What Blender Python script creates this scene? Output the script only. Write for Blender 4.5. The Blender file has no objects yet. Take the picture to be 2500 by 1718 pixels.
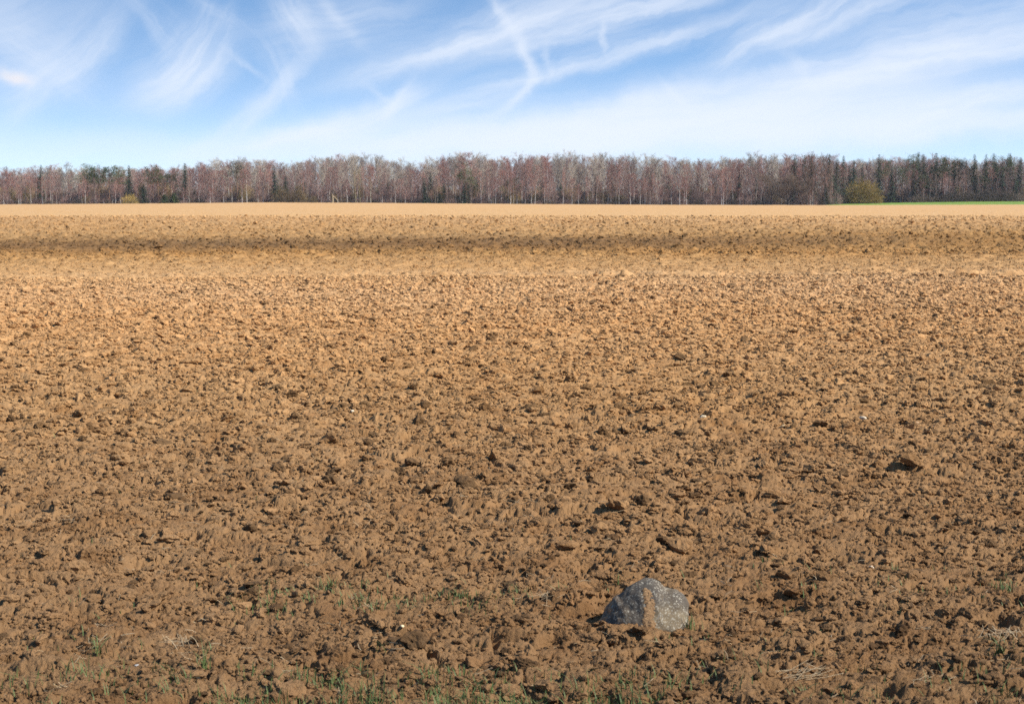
import bpy, math, random
import numpy as np
from mathutils import Vector, Matrix

R = math.radians
random.seed(7)
rng = np.random.default_rng(11)
S = bpy.context.scene
COL = S.collection

# ------------------------------------------------------------------ camera, light, sky
F = 3847.0            # focal length in photograph pixels (photograph 2500 x 1718)
CAMZ = 1.6
PITCH = math.atan((859 - 492) / F)
cam = bpy.data.cameras.new('camera')
cam.sensor_width = 36.0
cam.lens = 36.0 * F / 2500.0
cam.clip_start = 0.1
cam.clip_end = 20000
cam.dof.use_dof = True
cam.dof.focus_distance = 10.5
cam.dof.aperture_fstop = 8.0
camo = bpy.data.objects.new('camera', cam)
COL.objects.link(camo)
camo.location = (0, 0, CAMZ)
camo.rotation_euler = (R(90) - PITCH, 0, 0)
S.camera = camo

SUN_EL, SUN_AZ = R(42), R(108)      # azimuth clockwise from the view direction (+Y)
sd = Vector((math.sin(SUN_AZ) * math.cos(SUN_EL), math.cos(SUN_AZ) * math.cos(SUN_EL), math.sin(SUN_EL)))
sun = bpy.data.lights.new('sun', 'SUN')
sun.energy = 5.0
sun.angle = R(0.55)
sun.color = (1.0, 0.93, 0.82)
suno = bpy.data.objects.new('sun', sun)
suno.rotation_euler = (-sd).to_track_quat('-Z', 'Y').to_euler()
suno.location = (200, 0, 300)
COL.objects.link(suno)

S.view_settings.view_transform = 'Standard'
S.view_settings.look = 'None'
S.view_settings.gamma = 1.0
S.view_settings.exposure = 0.75
S.view_settings.use_curve_mapping = False
S.cycles.use_denoising = False
S.cycles.max_bounces = 6
S.cycles.diffuse_bounces = 3
S.cycles.transparent_max_bounces = 8
S.cycles.volume_bounces = 0


class NB:
    """small helper for wiring shader node trees"""
    def __init__(s, tree):
        s.t = tree
        s.n = tree.nodes
        s.l = tree.links

    def node(s, kind, **kw):
        n = s.n.new(kind)
        for k, v in kw.items():
            setattr(n, k, v)
        return n

    def put(s, sock, v):
        if isinstance(v, bpy.types.NodeSocket):
            s.l.new(v, sock)
        elif v is not None:
            sock.default_value = v

    def m(s, op, a, b=None, c=None, clamp=False):
        n = s.node('ShaderNodeMath', operation=op, use_clamp=clamp)
        s.put(n.inputs[0], a)
        s.put(n.inputs[1], b)
        s.put(n.inputs[2], c)
        return n.outputs[0]

    def mix(s, fac, a, b, mode='MIX'):
        n = s.node('ShaderNodeMix', data_type='RGBA', blend_type=mode)
        s.put(n.inputs[0], fac)
        s.put(n.inputs[6], a)
        s.put(n.inputs[7], b)
        return n.outputs[2]

    def noise(s, vec, scale, detail=2.0, rough=0.5, dim='3D', dist=0.0):
        n = s.node('ShaderNodeTexNoise', noise_dimensions=dim)
        s.put(n.inputs['Vector'], vec)
        n.inputs['Scale'].default_value = scale
        n.inputs['Detail'].default_value = detail
        n.inputs['Roughness'].default_value = rough
        n.inputs['Distortion'].default_value = dist
        return n.outputs[0], n.outputs[1]

    def ramp(s, fac, stops, interp='LINEAR'):
        n = s.node('ShaderNodeValToRGB')
        cr = n.color_ramp
        cr.interpolation = interp
        while len(cr.elements) < len(stops):
            cr.elements.new(0.5)
        for e, (p, c) in zip(cr.elements, stops):
            e.position = p
            e.color = (c[0], c[1], c[2], 1) if not isinstance(c, (int, float)) else (c, c, c, 1)
        s.put(n.inputs[0], fac)
        return n.outputs[0]

    def maprange(s, v, a, b, c=0.0, d=1.0, smooth=True):
        n = s.node('ShaderNodeMapRange', interpolation_type='SMOOTHSTEP' if smooth else 'LINEAR')
        s.put(n.inputs[0], v)
        for i, q in enumerate((a, b, c, d)):
            n.inputs[i + 1].default_value = q
        return n.outputs[0]

    def comb(s, x, y, z=0.0):
        n = s.node('ShaderNodeCombineXYZ')
        s.put(n.inputs[0], x)
        s.put(n.inputs[1], y)
        s.put(n.inputs[2], z)
        return n.outputs[0]

    def sep(s, v):
        n = s.node('ShaderNodeSeparateXYZ')
        s.put(n.inputs[0], v)
        return n.outputs


world = bpy.data.worlds.new('World')
S.world = world
world.use_nodes = True
W = NB(world.node_tree)
W.n.clear()
tc = W.node('ShaderNodeTexCoord')
dx, dy, dz = W.sep(tc.outputs['Generated'])
az = W.m('ARCTAN2', dx, dy)
el = W.m('ARCSINE', dz)
# the same Nishita sky, read a little higher above the horizon where the low air would be milky
elc = W.m('MAXIMUM', el, 0.0)
lift = W.m('ADD', W.m('MULTIPLY', W.m('SUBTRACT', 1.0, W.m('POWER', 2.718, W.m('MULTIPLY', elc, -9.0))), 0.55), elc)
lift = W.m('MINIMUM', lift, 1.55)
hor = W.m('COSINE', lift)
nv = W.comb(W.m('MULTIPLY', W.m('SINE', az), hor), W.m('MULTIPLY', W.m('COSINE', az), hor), W.m('SINE', lift))
sky = W.node('ShaderNodeTexSky', sky_type='NISHITA', sun_disc=False)
sky.sun_elevation = SUN_EL
sky.sun_rotation = SUN_AZ
sky.altitude = 100
sky.air_density = 1.0
sky.dust_density = 0.4
sky.ozone_density = 2.0
W.put(sky.inputs[0], nv)
SKYK = 0.077
# cirrus: streaks laid out by azimuth and elevation (thousandths of a radian x 3.847)
U0 = W.m('MULTIPLY', az, F / 1000.0)
V0 = W.m('MULTIPLY', el, F / 1000.0)
p0 = W.comb(U0, V0)
w1 = W.noise(p0, 4.0, 6.0, 0.62)[1]
w1s = W.sep(w1)
U = W.m('ADD', U0, W.m('MULTIPLY', W.m('SUBTRACT', w1s[0], 0.5), 0.09))
V = W.m('ADD', V0, W.m('MULTIPLY', W.m('SUBTRACT', w1s[1], 0.5), 0.09))


def stroke(cx, cy, ang, L, Wd, op, k=0.0, soft=1.0, fib=0.55):
    """one cirrus plume: centre and size in photograph pixels, angle up from horizontal; soft = width ratio of its upper side"""
    cu, cv = (cx - 1250) / 1000.0, (492 - cy) / 1000.0
    L, Wd = L / 1000.0, Wd / 1000.0
    c, s_ = math.cos(R(ang)), math.sin(R(ang))
    du = W.m('SUBTRACT', U, cu)
    dv = W.m('SUBTRACT', V, cv)
    s = W.m('ADD', W.m('MULTIPLY', du, c), W.m('MULTIPLY', dv, s_))
    t = W.m('SUBTRACT', W.m('MULTIPLY', dv, c), W.m('MULTIPLY', du, s_))
    if k:
        t = W.m('SUBTRACT', t, W.m('MULTIPLY', W.m('MULTIPLY', s, s), k))
    sl = W.m('DIVIDE', s, L)
    tw = W.m('DIVIDE', t, Wd)
    if soft != 1.0:
        tw = W.m('MULTIPLY', tw, W.m('SUBTRACT', 1.0, W.m('MULTIPLY', W.m('GREATER_THAN', t, 0.0), 1 - 1 / soft)))
    g = W.m('POWER', 2.718, W.m('MULTIPLY', W.m('ADD', W.m('MULTIPLY', sl, sl), W.m('MULTIPLY', tw, tw)), -1.0))
    if fib:
        f = W.noise(W.comb(W.m('MULTIPLY', s, 4.0), W.m('MULTIPLY', t, 26.0), cx * 0.013), 1.0, 3.0, 0.58)[0]
        f = W.maprange(f, 0.32, 0.66, max(0, 1 - 1.1 * fib), 1 + 0.4 * fib)
        g = W.m('MULTIPLY', g, f)
    return W.m('MULTIPLY', g, op)


STROKES = [
    (40, 90, 20, 230, 130, .42, 0, 1, .3), (130, 150, -38, 150, 42, .40, 0, 1, .5), (210, 190, 42, 150, 38, .62, .8, 1.6, .5),
    (110, 265, 55, 60, 26, .35, 0, 1, .4), (500, 185, 44, 120, 46, .85, 1.6, 1.8, .5), (440, 215, 20, 90, 40, .45, 0, 1, .5),
    (400, 60, -48, 90, 24, .30, 0, 1.5, .6), (560, 60, -35, 90, 20, .22, 0, 1, .6), (735, 62, -62, 80, 34, .50, 0, 1, .6),
    (850, 70, 10, 190, 75, .42, 0, 1, .4), (830, 60, -50, 80, 16, .28, 0, 1, .5), (670, 255, 42, 130, 20, .50, .6, 1.8, .5),
    (530, 335, 30, 120, 20, .30, 0, 1, .4), (615, 180, -42, 50, 8, .25, 0, 1, .3), (690, 180, -70, 80, 30, .22, 0, 1, .6),
    (1130, 125, 19, 280, 15, .62, .12, 1.8, .5), (1170, 95, 24, 260, 30, .42, .10, 1.6, .6),
    (1520, 42, 15, 360, 36, .85, .05, 1.7, .5), (1330, 65, 25, 160, 40, .42, 0, 1, .5), (1420, 165, 16, 330, 14, .50, .06, 2.2, .6),
    (1640, 110, 17, 240, 18, .42, .05, 2.0, .6), (1150, 262, 14, 220, 14, .45, .15, 1.8, .5),
    (860, 312, 15, 170, 20, 1.0, .55, 1.7, .45), (985, 250, 55, 48, 17, .60, 0, 1, .5), (930, 235, -35, 40, 8, .25, 0, 1, .4), (680, 345, 6, 150, 14, .55, 0, 1.5, .4),
    (1232, 40, -56, 62, 13, .55, 0, 1, .4), (1283, 128, -68, 44, 15, .62, 1.5, 1, .3), (1303, 185, 84, 36, 13, .62, 2.5, 1, .3), (1276, 240, 42, 48, 13, .62, 2.0, 1, .3), (1215, 272, 22, 50, 12, .3, 0, 1, .3),
    (1462, 98, -84, 34, 6, .45, 2.5, 1, .2), (1334, 145, -82, 28, 6, .34, 2, 1, .2), (1345, 185, 80, 22, 5, .2, 0, 1, .2),
    (1850, 110, 29, 150, 17, .78, .25, 2.4, .55), (1990, 75, 27, 170, 22, .62, .1, 2.0, .55), (2160, 30, 20, 230, 26, .50, 0, 1.6, .55),
    (2290, 75, 14, 320, 55, .45, 0, 1, .5), (2130, 195, 10, 520, 30, 1.15, .07, 1.9, .4), (2350, 140, 12, 260, 34, .55, 0, 1, .5),
    (1580, 262, 16, 140, 22, .55, 0, 1.5, .6), (1640, 245, -48, 45, 10, .25, 0, 1, .4), (1930, 180, -50, 50, 12, .25, 0, 1, .4),
    (1650, 318, 5, 620, 46, 1.9, .03, 1.3, .25), (2350, 268, 13, 200, 20, .85, 0, 1.6, .4), (2250, 320, 4, 500, 36, 1.2, 0, 1, .2),
    (92, 205, -12, 42, 13, 1.2, 0, 1, .3), (1000, 350, 4, 420, 34, .8, 0, 1.2, .25), (250, 370, 0, 420, 40, .35, 0, 1.2, .2),
]
tot = None
for a in STROKES:
    g = stroke(*a)
    tot = g if tot is None else W.m('ADD', tot, g)
# cirrus over the rest of the sky, on a layer overhead (so it goes on naturally out of the frame)
zz = W.m('ADD', W.m('MAXIMUM', dz, 0.0), 0.12)
pl = W.comb(W.m('DIVIDE', dx, zz), W.m('MULTIPLY', W.m('DIVIDE', dy, zz), 0.35))
gen = W.noise(pl, 1.1, 5.0, 0.6, '3D', 0.6)[0]
gen = W.maprange(gen, 0.46, 0.85, 0.0, 0.7)
tot = W.m('ADD', tot, W.m('MULTIPLY', gen, W.maprange(el, 0.11, 0.3, 0.10, 1.0)))
milk = W.m('POWER', 2.718, W.m('MULTIPLY', elc, -26.0))
tot = W.m('ADD', W.m('MULTIPLY', tot, 1.15), W.m('MULTIPLY', milk, 1.6))
dens = W.m('SUBTRACT', 1.0, W.m('POWER', 2.718, W.m('MULTIPLY', tot, -1.0)))
skyc = W.mix(1.0, sky.outputs[0], (SKYK * 1.04, SKYK * 1.56, SKYK * 1.76, 1), 'MULTIPLY')
cloudc = W.mix(milk, (0.515, 0.555, 0.628, 1), (0.538, 0.575, 0.612, 1))
cloudc = W.mix(W.m('MULTIPLY', stroke(92, 205, -12, 42, 13, 1.0, 0, 1, .2), 1.0, clamp=True), cloudc, (.585, .555, .555, 1))
full = W.mix(dens, skyc, cloudc)
bg = W.node('ShaderNodeBackground')
W.put(bg.inputs[0], full)
bg.inputs[1].default_value = 1.0
wo = W.node('ShaderNodeOutputWorld')
W.l.new(bg.outputs[0], wo.inputs[0])


# ------------------------------------------------------------------ numpy noise
def hsh(ix, iy, seed):
    h = (ix.astype(np.int64) * 374761393 + iy.astype(np.int64) * 668265263 + seed * 974711) & 0xFFFFFFFF
    h = ((h ^ (h >> 13)) * 1274126177) & 0xFFFFFFFF
    h = ((h ^ (h >> 16)) * 2246822519) & 0xFFFFFFFF
    return ((h ^ (h >> 15)) & 0xFFFFFF).astype(np.float32) / np.float32(0xFFFFFF)


def vnoise(x, y, seed):
    xi, yi = np.floor(x), np.floor(y)
    fx, fy = (x - xi).astype(np.float32), (y - yi).astype(np.float32)
    ux, uy = fx * fx * (3 - 2 * fx), fy * fy * (3 - 2 * fy)

    def g(ox, oy):
        a = hsh(xi + ox, yi + oy, seed) * np.float32(6.28318)
        return np.cos(a) * (fx - ox) + np.sin(a) * (fy - oy)
    a = g(0, 0) * (1 - ux) + g(1, 0) * ux
    b = g(0, 1) * (1 - ux) + g(1, 1) * ux
    return (a * (1 - uy) + b * uy) * 1.5


def fbm(x, y, seed, octs=3, gain=0.5):
    s, a = 0, 1.0
    for o in range(octs):
        s = s + a * vnoise(x * 2 ** o + o * 17.3, y * 2 ** o - o * 9.1, seed + o)
        a *= gain
    return s


def worley(x, y, seed):
    xi, yi = np.floor(x), np.floor(y)
    best = np.full(x.shape, 9.0, np.float32)
    rnd = np.zeros(x.shape, np.float32)
    for ox in (-1, 0, 1):
        for oy in (-1, 0, 1):
            cx, cy = xi + ox, yi + oy
            px = cx + hsh(cx, cy, seed)
            py = cy + hsh(cx, cy, seed + 77)
            d = ((px - x) ** 2 + (py - y) ** 2).astype(np.float32)
            mk = d < best
            best = np.where(mk, d, best)
            rnd = np.where(mk, hsh(cx, cy, seed + 191), rnd)
    return np.sqrt(best), rnd


def sstep(a, b, x):
    t = np.clip((x - a) / (b - a), 0, 1)
    return t * t * (3 - 2 * t)


# ------------------------------------------------------------------ terrain
FIELD_END = 650.0
CP, SP = math.cos(PITCH), math.sin(PITCH)


def ray(X, Y):
    a, q = (X - 1250) / F, (859 - Y) / F
    return np.array([a, CP + q * SP, q * CP - SP])


def at_depth(X, Y, y):
    """world x and z of the photograph pixel (X, Y) at forward distance y"""
    d = ray(X, Y)
    k = y / d[1]
    return d[0] * k, CAMZ + d[2] * k


_ex = np.array([-900, 0, 300, 640, 900, 1240, 1600, 2000, 2500, 3400])
_ey = np.array([500, 499, 497.5, 494.5, 495.5, 498, 500, 501, 499.5, 498])


def base_z(x, y):
    """smooth lie of the land (without clods)"""
    x = np.asarray(x, np.float64)
    y = np.asarray(y, np.float64)
    yy = np.maximum(y, 1.0)
    X = 1250 + F * x / (yy * CP)
    rowe = np.interp(X, _ex, _ey)
    zend = CAMZ - (rowe - 492) / F * FIELD_END
    zend = np.where(y > FIELD_END, np.interp(1250 + F * x / (FIELD_END * CP), _ex, CAMZ - (_ey - 492) / F * FIELD_END), zend)
    z = zend * sstep(90, FIELD_END - 20, y)
    ty = y - 0.10 * x + 0.7 * np.sin(x * .45) + .4 * np.sin(x * 1.3 + 1)
    z = z + 0.04 * np.exp(-((ty - 31.5) / 3.0) ** 2) - 0.05 * np.exp(-((ty - 38.0) / 3.5) ** 2) + 0.05 * np.exp(-((ty - 58) / 9) ** 2)
    z = z + 0.015 * np.sin(x * 0.35 + y * 0.21) * np.clip(y / 10, 0, 1) + 0.02 * np.sin(x * 0.11 - y * 0.4)
    # the green strip climbs at the right end
    z = z + 1.2 * sstep(105, 235, x) * sstep(FIELD_END, 735, y)
    return z


def tilt_t(x, y):
    return y - x * (.13 + .14 * sstep(45, 60, y) - .57 * sstep(80, 140, y))


def clod_z(x, y, sp):
    """ploughed relief; sp = sampling distance, fine layers fade where the mesh cannot carry them"""
    t = tilt_t(x, y)
    rough = 1.0 - 0.35 * sstep(31, 36, t) - 0.35 * sstep(165, 200, t)
    wx = x + 0.05 * fbm(x * 9, y * 9, 3, 2)
    wy = y + 0.05 * fbm(x * 9, y * 9, 9, 2)
    wx = wx + 0.012 * vnoise(x * 45, y * 45, 31)
    wy = wy + 0.012 * vnoise(x * 45, y * 45, 37)
    z = 0.030 * fbm(x * 1.1, y * 1.1, 21, 2)
    z = z + 0.016 * fbm(x * 4.5, y * 4.5, 22, 2)

    z = z + .008 * np.sin(y * 13.5 + 1.6 * fbm(x * .5, y * .5, 93, 2)) * (1 - sstep(20, 30, y))

    def dome(f, w):
        return np.minimum(np.sqrt(np.clip(1 - (f / w) ** 2, 0, 1)), .82)
    f, r = worley(wx / 0.21, wy / 0.19, 5)
    z = z + 0.030 * np.clip(r * 1.9 - 0.95, 0, 1) * dome(f, .62) * (.5 + 1.1 * sstep(-.4, .5, fbm(x * .8, y * .8, 91, 2)))
    f, r = worley(wx / 0.095 + 4.4, wy / 0.085, 6)
    z = z + 0.0165 * np.clip(r * 1.4 - 0.3, 0.05, 1) * dome(f, .66)
    fade = np.clip(1.6 - sp / 0.03, 0.15, 1)
    f, r = worley(wx / 0.046 + 1.7, wy / 0.044, 7)
    z = z + fade * 0.0070 * (0.15 + 0.85 * r) * dome(f, .68)
    fade2 = np.clip(1.5 - sp / 0.014, 0.1, 1)
    z = z + fade2 * (0.0040 * fbm(x * 48, y * 48, 41, 2, 0.6))
    # pits and cracks
    pit = vnoise(wx * 5.2, wy * 6.0, 51) + 0.5 * vnoise(wx * 12, wy * 13, 52)
    z = z - 0.050 * sstep(0.42, 0.80, pit)
    crk = np.abs(fbm(wx * 6.5, wy * 7.5, 61, 2))
    z = z - 0.024 * (1 - sstep(0.0, 0.08, crk))
    crk = np.abs(fbm(wx * 15, wy * 16, 64, 2))
    z = z - 0.006 * np.clip(1.5 - sp / .02, 0, 1) * (1 - sstep(0.0, 0.10, crk))
    return z * rough


def far_clod_z(x, y):
    t = tilt_t(x, y)
    rough = 1.0 - 0.45 * sstep(31, 36, t) * (1 - sstep(42, 46, t)) - 0.62 * sstep(134, 150, t)
    k = np.clip(y / 45.0, 1, 3.2)
    z = 0.02 * fbm(x * 0.5, y * 0.3, 71, 2)
    f, r = worley(x / 0.55, y / 0.75, 72)
    z = z + 0.085 * np.clip(r * 1.8 - 0.8, 0, 1) * np.sqrt(np.clip(1 - (f / 0.6) ** 2, 0, 1))
    f, r = worley(x / 0.22, y / 0.4, 73)
    z = z + 0.05 * r * np.sqrt(np.clip(1 - (f / 0.66) ** 2, 0, 1))
    f, r = worley(x / 0.13 + 3, y / 0.2, 75)
    z = z + (1 - sstep(45, 95, y)) * 0.04 * r * np.sqrt(np.clip(1 - (f / 0.66) ** 2, 0, 1))
    z = z + 0.035 * vnoise(x * 7, y * 4, 74)
    return z * rough * np.sqrt(k) * 1.25


def height(x, y):
    x = np.atleast_1d(np.asarray(x, np.float64))
    y = np.atleast_1d(np.asarray(y, np.float64))
    near = base_z(x, y) + clod_z(x, y, 0.003 + 0.0005 * y)
    far = base_z(x, y) + far_clod_z(x, y)
    return np.where(y < 33.5, near, far)


def on_ground(X, Y):
    """where the photograph pixel meets the smooth ground"""
    d = ray(X, Y)
    k = (CAMZ - 0.02) / -d[2]
    for _ in range(6):
        p = d * k
        k = (CAMZ - float(base_z(p[0], p[1])) - 0.02) / -d[2]
    return d[0] * k, d[1] * k


# ------------------------------------------------------------------ materials
KA = 0.78     # overall albedo scale that goes with the exposure


def scaled(b, c):
    return b.mix(1.0, c, (KA, KA, KA, 1), 'MULTIPLY')


def new_mat(name):
    m = bpy.data.materials.new(name)
    m.use_nodes = True
    b = NB(m.node_tree)
    pr = b.n['Principled BSDF']
    pr.inputs['Specular IOR Level'].default_value = 0.12
    pr.inputs['Roughness'].default_value = 0.95
    return m, b, pr


def soil_mat():
    m, b, pr = new_mat('ploughed_soil')
    geo = b.node('ShaderNodeNewGeometry')
    pos = geo.outputs['Position']
    x, y, z = b.sep(pos)
    big = b.noise(pos, 0.35, 3)[0]
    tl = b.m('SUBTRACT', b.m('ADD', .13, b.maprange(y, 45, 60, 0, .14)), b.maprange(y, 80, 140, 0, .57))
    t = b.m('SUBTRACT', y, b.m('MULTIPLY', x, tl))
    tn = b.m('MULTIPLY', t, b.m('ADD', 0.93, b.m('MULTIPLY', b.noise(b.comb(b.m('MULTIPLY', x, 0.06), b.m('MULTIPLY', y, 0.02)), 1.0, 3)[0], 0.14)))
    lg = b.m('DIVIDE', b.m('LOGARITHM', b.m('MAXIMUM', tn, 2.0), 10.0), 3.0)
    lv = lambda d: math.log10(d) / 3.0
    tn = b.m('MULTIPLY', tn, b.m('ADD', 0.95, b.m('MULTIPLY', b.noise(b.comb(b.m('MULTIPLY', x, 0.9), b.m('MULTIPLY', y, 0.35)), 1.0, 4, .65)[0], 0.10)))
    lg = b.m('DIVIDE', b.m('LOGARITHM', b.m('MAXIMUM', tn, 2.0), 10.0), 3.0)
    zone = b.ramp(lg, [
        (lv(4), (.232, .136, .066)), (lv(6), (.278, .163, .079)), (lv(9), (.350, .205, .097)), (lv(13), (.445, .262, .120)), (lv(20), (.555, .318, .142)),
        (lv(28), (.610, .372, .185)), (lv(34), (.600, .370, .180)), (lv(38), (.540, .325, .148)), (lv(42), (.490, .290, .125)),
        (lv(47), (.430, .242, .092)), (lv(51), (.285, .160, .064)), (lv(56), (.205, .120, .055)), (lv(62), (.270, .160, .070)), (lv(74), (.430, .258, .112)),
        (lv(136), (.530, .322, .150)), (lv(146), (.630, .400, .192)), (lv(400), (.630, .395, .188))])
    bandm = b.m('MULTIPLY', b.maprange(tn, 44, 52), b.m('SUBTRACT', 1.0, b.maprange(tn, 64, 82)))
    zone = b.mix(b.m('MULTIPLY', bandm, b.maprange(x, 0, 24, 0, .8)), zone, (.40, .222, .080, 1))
    # dry crust, damp patches and mineral tint
    n1 = b.noise(pos, 2.3, 4, 0.6)[0]
    n2 = b.noise(pos, 26.0, 4, 0.65)[0]
    n3 = b.noise(pos, 0.12, 2)[0]
    n4 = b.noise(pos, 3.6, 3, 0.65)[0]
    c = b.mix(b.maprange(n1, 0.42, 0.75), zone, b.mix(1.0, zone, (.80, .74, .68, 1), 'MULTIPLY'))
    c = b.mix(b.maprange(n2, 0.35, 0.75), c, b.mix(1.0, c, (1.12, 1.10, 1.08, 1), 'MULTIPLY'))
    c = b.mix(b.maprange(n3, 0.35, 0.7, 0, .6), c, b.mix(1.0, c, (1.0, .93, .82, 1), 'MULTIPLY'))
    c = b.mix(b.maprange(n4, 0.50, 0.66), c, b.mix(1.0, c, (.82, .79, .75, 1), 'MULTIPLY'))
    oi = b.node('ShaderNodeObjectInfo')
    c = b.mix(1.0, c, b.ramp(oi.outputs['Random'], [(0, .40), (.11, .46), (.15, .84), (1, 1.12)]), 'MULTIPLY')  # random tone per object; darkest clods are damp soil and imitate shadow specks
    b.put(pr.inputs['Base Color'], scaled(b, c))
    h1 = b.noise(pos, 60, 5, 0.7)[0]
    h2 = b.noise(pos, 170, 3, 0.6)[0]
    bp = b.node('ShaderNodeBump')
    bp.inputs['Strength'].default_value = 0.8
    bp.inputs['Distance'].default_value = 0.02
    b.put(bp.inputs['Height'], b.m('ADD', h1, b.m('MULTIPLY', h2, 0.35)))
    b.put(pr.inputs['Normal'], bp.outputs[0])
    return m


def bark_mat(name, c1, c2, sc=(6, 6, 1.2), lo=.4, hi=.62):
    m, b, pr = new_mat(name)
    tcn = b.node('ShaderNodeTexCoord')
    mp = b.node('ShaderNodeMapping')
    mp.inputs['Scale'].default_value = sc
    b.put(mp.inputs[0], tcn.outputs['Object'])
    n = b.noise(mp.outputs[0], 1.0, 3, .6)[0]
    oi = b.node('ShaderNodeObjectInfo')
    c = b.mix(b.maprange(n, lo, hi), c1 + (1,), c2 + (1,))
    c = b.mix(1.0, c, b.ramp(oi.outputs['Random'], [(0, .75), (1, 1.2)]), 'MULTIPLY')
    b.put(pr.inputs['Base Color'], scaled(b, c))
    return m


def twig_mat(name, c1, c2):
    m, b, pr = new_mat(name)
    tcn = b.node('ShaderNodeTexCoord')
    n = b.noise(tcn.outputs['Object'], 0.45, 3, .6)[0]
    oi = b.node('ShaderNodeObjectInfo')
    f = b.m('ADD', b.m('MULTIPLY', n, 0.8), b.m('MULTIPLY', b.m('SUBTRACT', oi.outputs['Random'], 0.4), 0.8), clamp=True)
    b.put(pr.inputs['Base Color'], scaled(b, b.mix(f, c1 + (1,), c2 + (1,))))
    return m


def plain_mat(name, c1, c2, scale=8.0, rough=.9, spec=.15):
    m, b, pr = new_mat(name)
    geo = b.node('ShaderNodeNewGeometry')
    n = b.noise(geo.outputs['Position'], scale, 3, .6)[0]
    b.put(pr.inputs['Base Color'], scaled(b, b.mix(b.maprange(n, .35, .65), c1 + (1,), c2 + (1,))))
    pr.inputs['Roughness'].default_value = rough
    pr.inputs['Specular IOR Level'].default_value = spec
    return m


M_SOIL = soil_mat()   # base colours are given for a bright dry day; KA scales them all
M_BIRCH = bark_mat('birch_bark', (.56, .51, .46), (.24, .205, .185), (2, 2, 3), .52, .60)
M_GREYBARK = bark_mat('grey_bark', (.34, .30, .26), (.22, .19, .165))
M_DARKBARK = bark_mat('dark_bark', (.10, .08, .07), (.055, .043, .038))
M_PINEBARK = bark_mat('pine_bark', (.30, .17, .10), (.16, .10, .075))
M_MOSSBARK = bark_mat('mossy_yellow_bark', (.36, .32, .17), (.25, .20, .13))
M_SNAG = bark_mat('bleached_wood', (.55, .42, .25), (.36, .27, .17))
T_RED = twig_mat('red_brown_twigs', (.33, .155, .13), (.44, .245, .195))
T_PURPLE = twig_mat('purple_brown_twigs', (.27, .17, .15), (.38, .26, .215))
T_GREY = twig_mat('grey_twigs', (.41, .345, .275), (.53, .455, .365))
T_BROWN = twig_mat('brown_twigs', (.27, .19, .10), (.36, .265, .13))
T_GOLD = twig_mat('golden_twigs', (.35, .235, .065), (.46, .32, .095))
T_RUST = twig_mat('rusty_twigs', (.155, .088, .066), (.225, .132, .096))
T_DARK = twig_mat('dark_twigs', (.13, .094, .072), (.195, .14, .104))
N_SPRUCE = twig_mat('spruce_needles', (.025, .048, .026), (.052, .086, .042))
N_PINE = twig_mat('pine_needles', (.050, .075, .032), (.105, .125, .045))
N_JUNIPER = twig_mat('juniper_needles', (.07, .095, .035), (.12, .14, .045))
M_LITTER = plain_mat('leaf_litter', (.16, .115, .08), (.22, .16, .11), .6)
M_MEADOW = plain_mat('meadow_grass', (.15, .24, .035), (.21, .31, .05), .35)


# ------------------------------------------------------------------ object helpers
def mesh_from(name, verts, faces, mat, smooth=False, mats=None, midx=None):
    me = bpy.data.meshes.new(name)
    me.from_pydata([tuple(v) for v in verts], [], faces)
    for mm in (mats or [mat]):
        me.materials.append(mm)
    if midx is not None:
        me.polygons.foreach_set('material_index', midx)
    if smooth:
        me.polygons.foreach_set('use_smooth', [True] * len(me.polygons))
    me.update()
    return me


def link(name, data, parent=None, loc=None):
    o = bpy.data.objects.new(name, data)
    COL.objects.link(o)
    if parent is not None:
        o.parent = parent
    if loc is not None:
        o.location = loc
    return o


def tag(o, label=None, cat=None, group=None, kind=None):
    if label:
        o['label'] = label
    if cat:
        o['category'] = cat
    if group:
        o['group'] = group
    if kind:
        o['kind'] = kind
    return o


def grid_mesh(parts, name, mat):
    """parts: list of (x, y, z) 2-D arrays joined into one mesh"""
    co, quads, off = [], [], 0
    for x, y, z in parts:
        r, c = x.shape
        co.append(np.stack([x, y, z], -1).reshape(-1, 3))
        i = (np.arange(r - 1)[:, None] * c + np.arange(c - 1)[None, :]).ravel() + off
        quads.append(np.stack([i, i + 1, i + c + 1, i + c], 1))
        off += r * c
    co = np.concatenate(co).astype(np.float32)
    quads = np.concatenate(quads).astype(np.int32)
    me = bpy.data.meshes.new(name)
    me.vertices.add(len(co))
    me.vertices.foreach_set('co', co.ravel())
    me.loops.add(quads.size)
    me.loops.foreach_set('vertex_index', quads.ravel())
    me.polygons.add(len(quads))
    me.polygons.foreach_set('loop_start', np.arange(0, quads.size, 4, dtype=np.int32))
    me.polygons.foreach_set('loop_total', np.full(len(quads), 4, np.int32))
    me.materials.append(mat)
    me.update(calc_edges=True)
    return me


# ------------------------------------------------------------------ the ploughed field
def ucols(n, core, edge):
    a = np.linspace(-1, 1, n)
    u = np.where(np.abs(a) < .86, a / .86 * core, np.sign(a) * (core + ((np.abs(a) - .86) / .14) ** 1.6 * (edge - core)))
    return u


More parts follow.
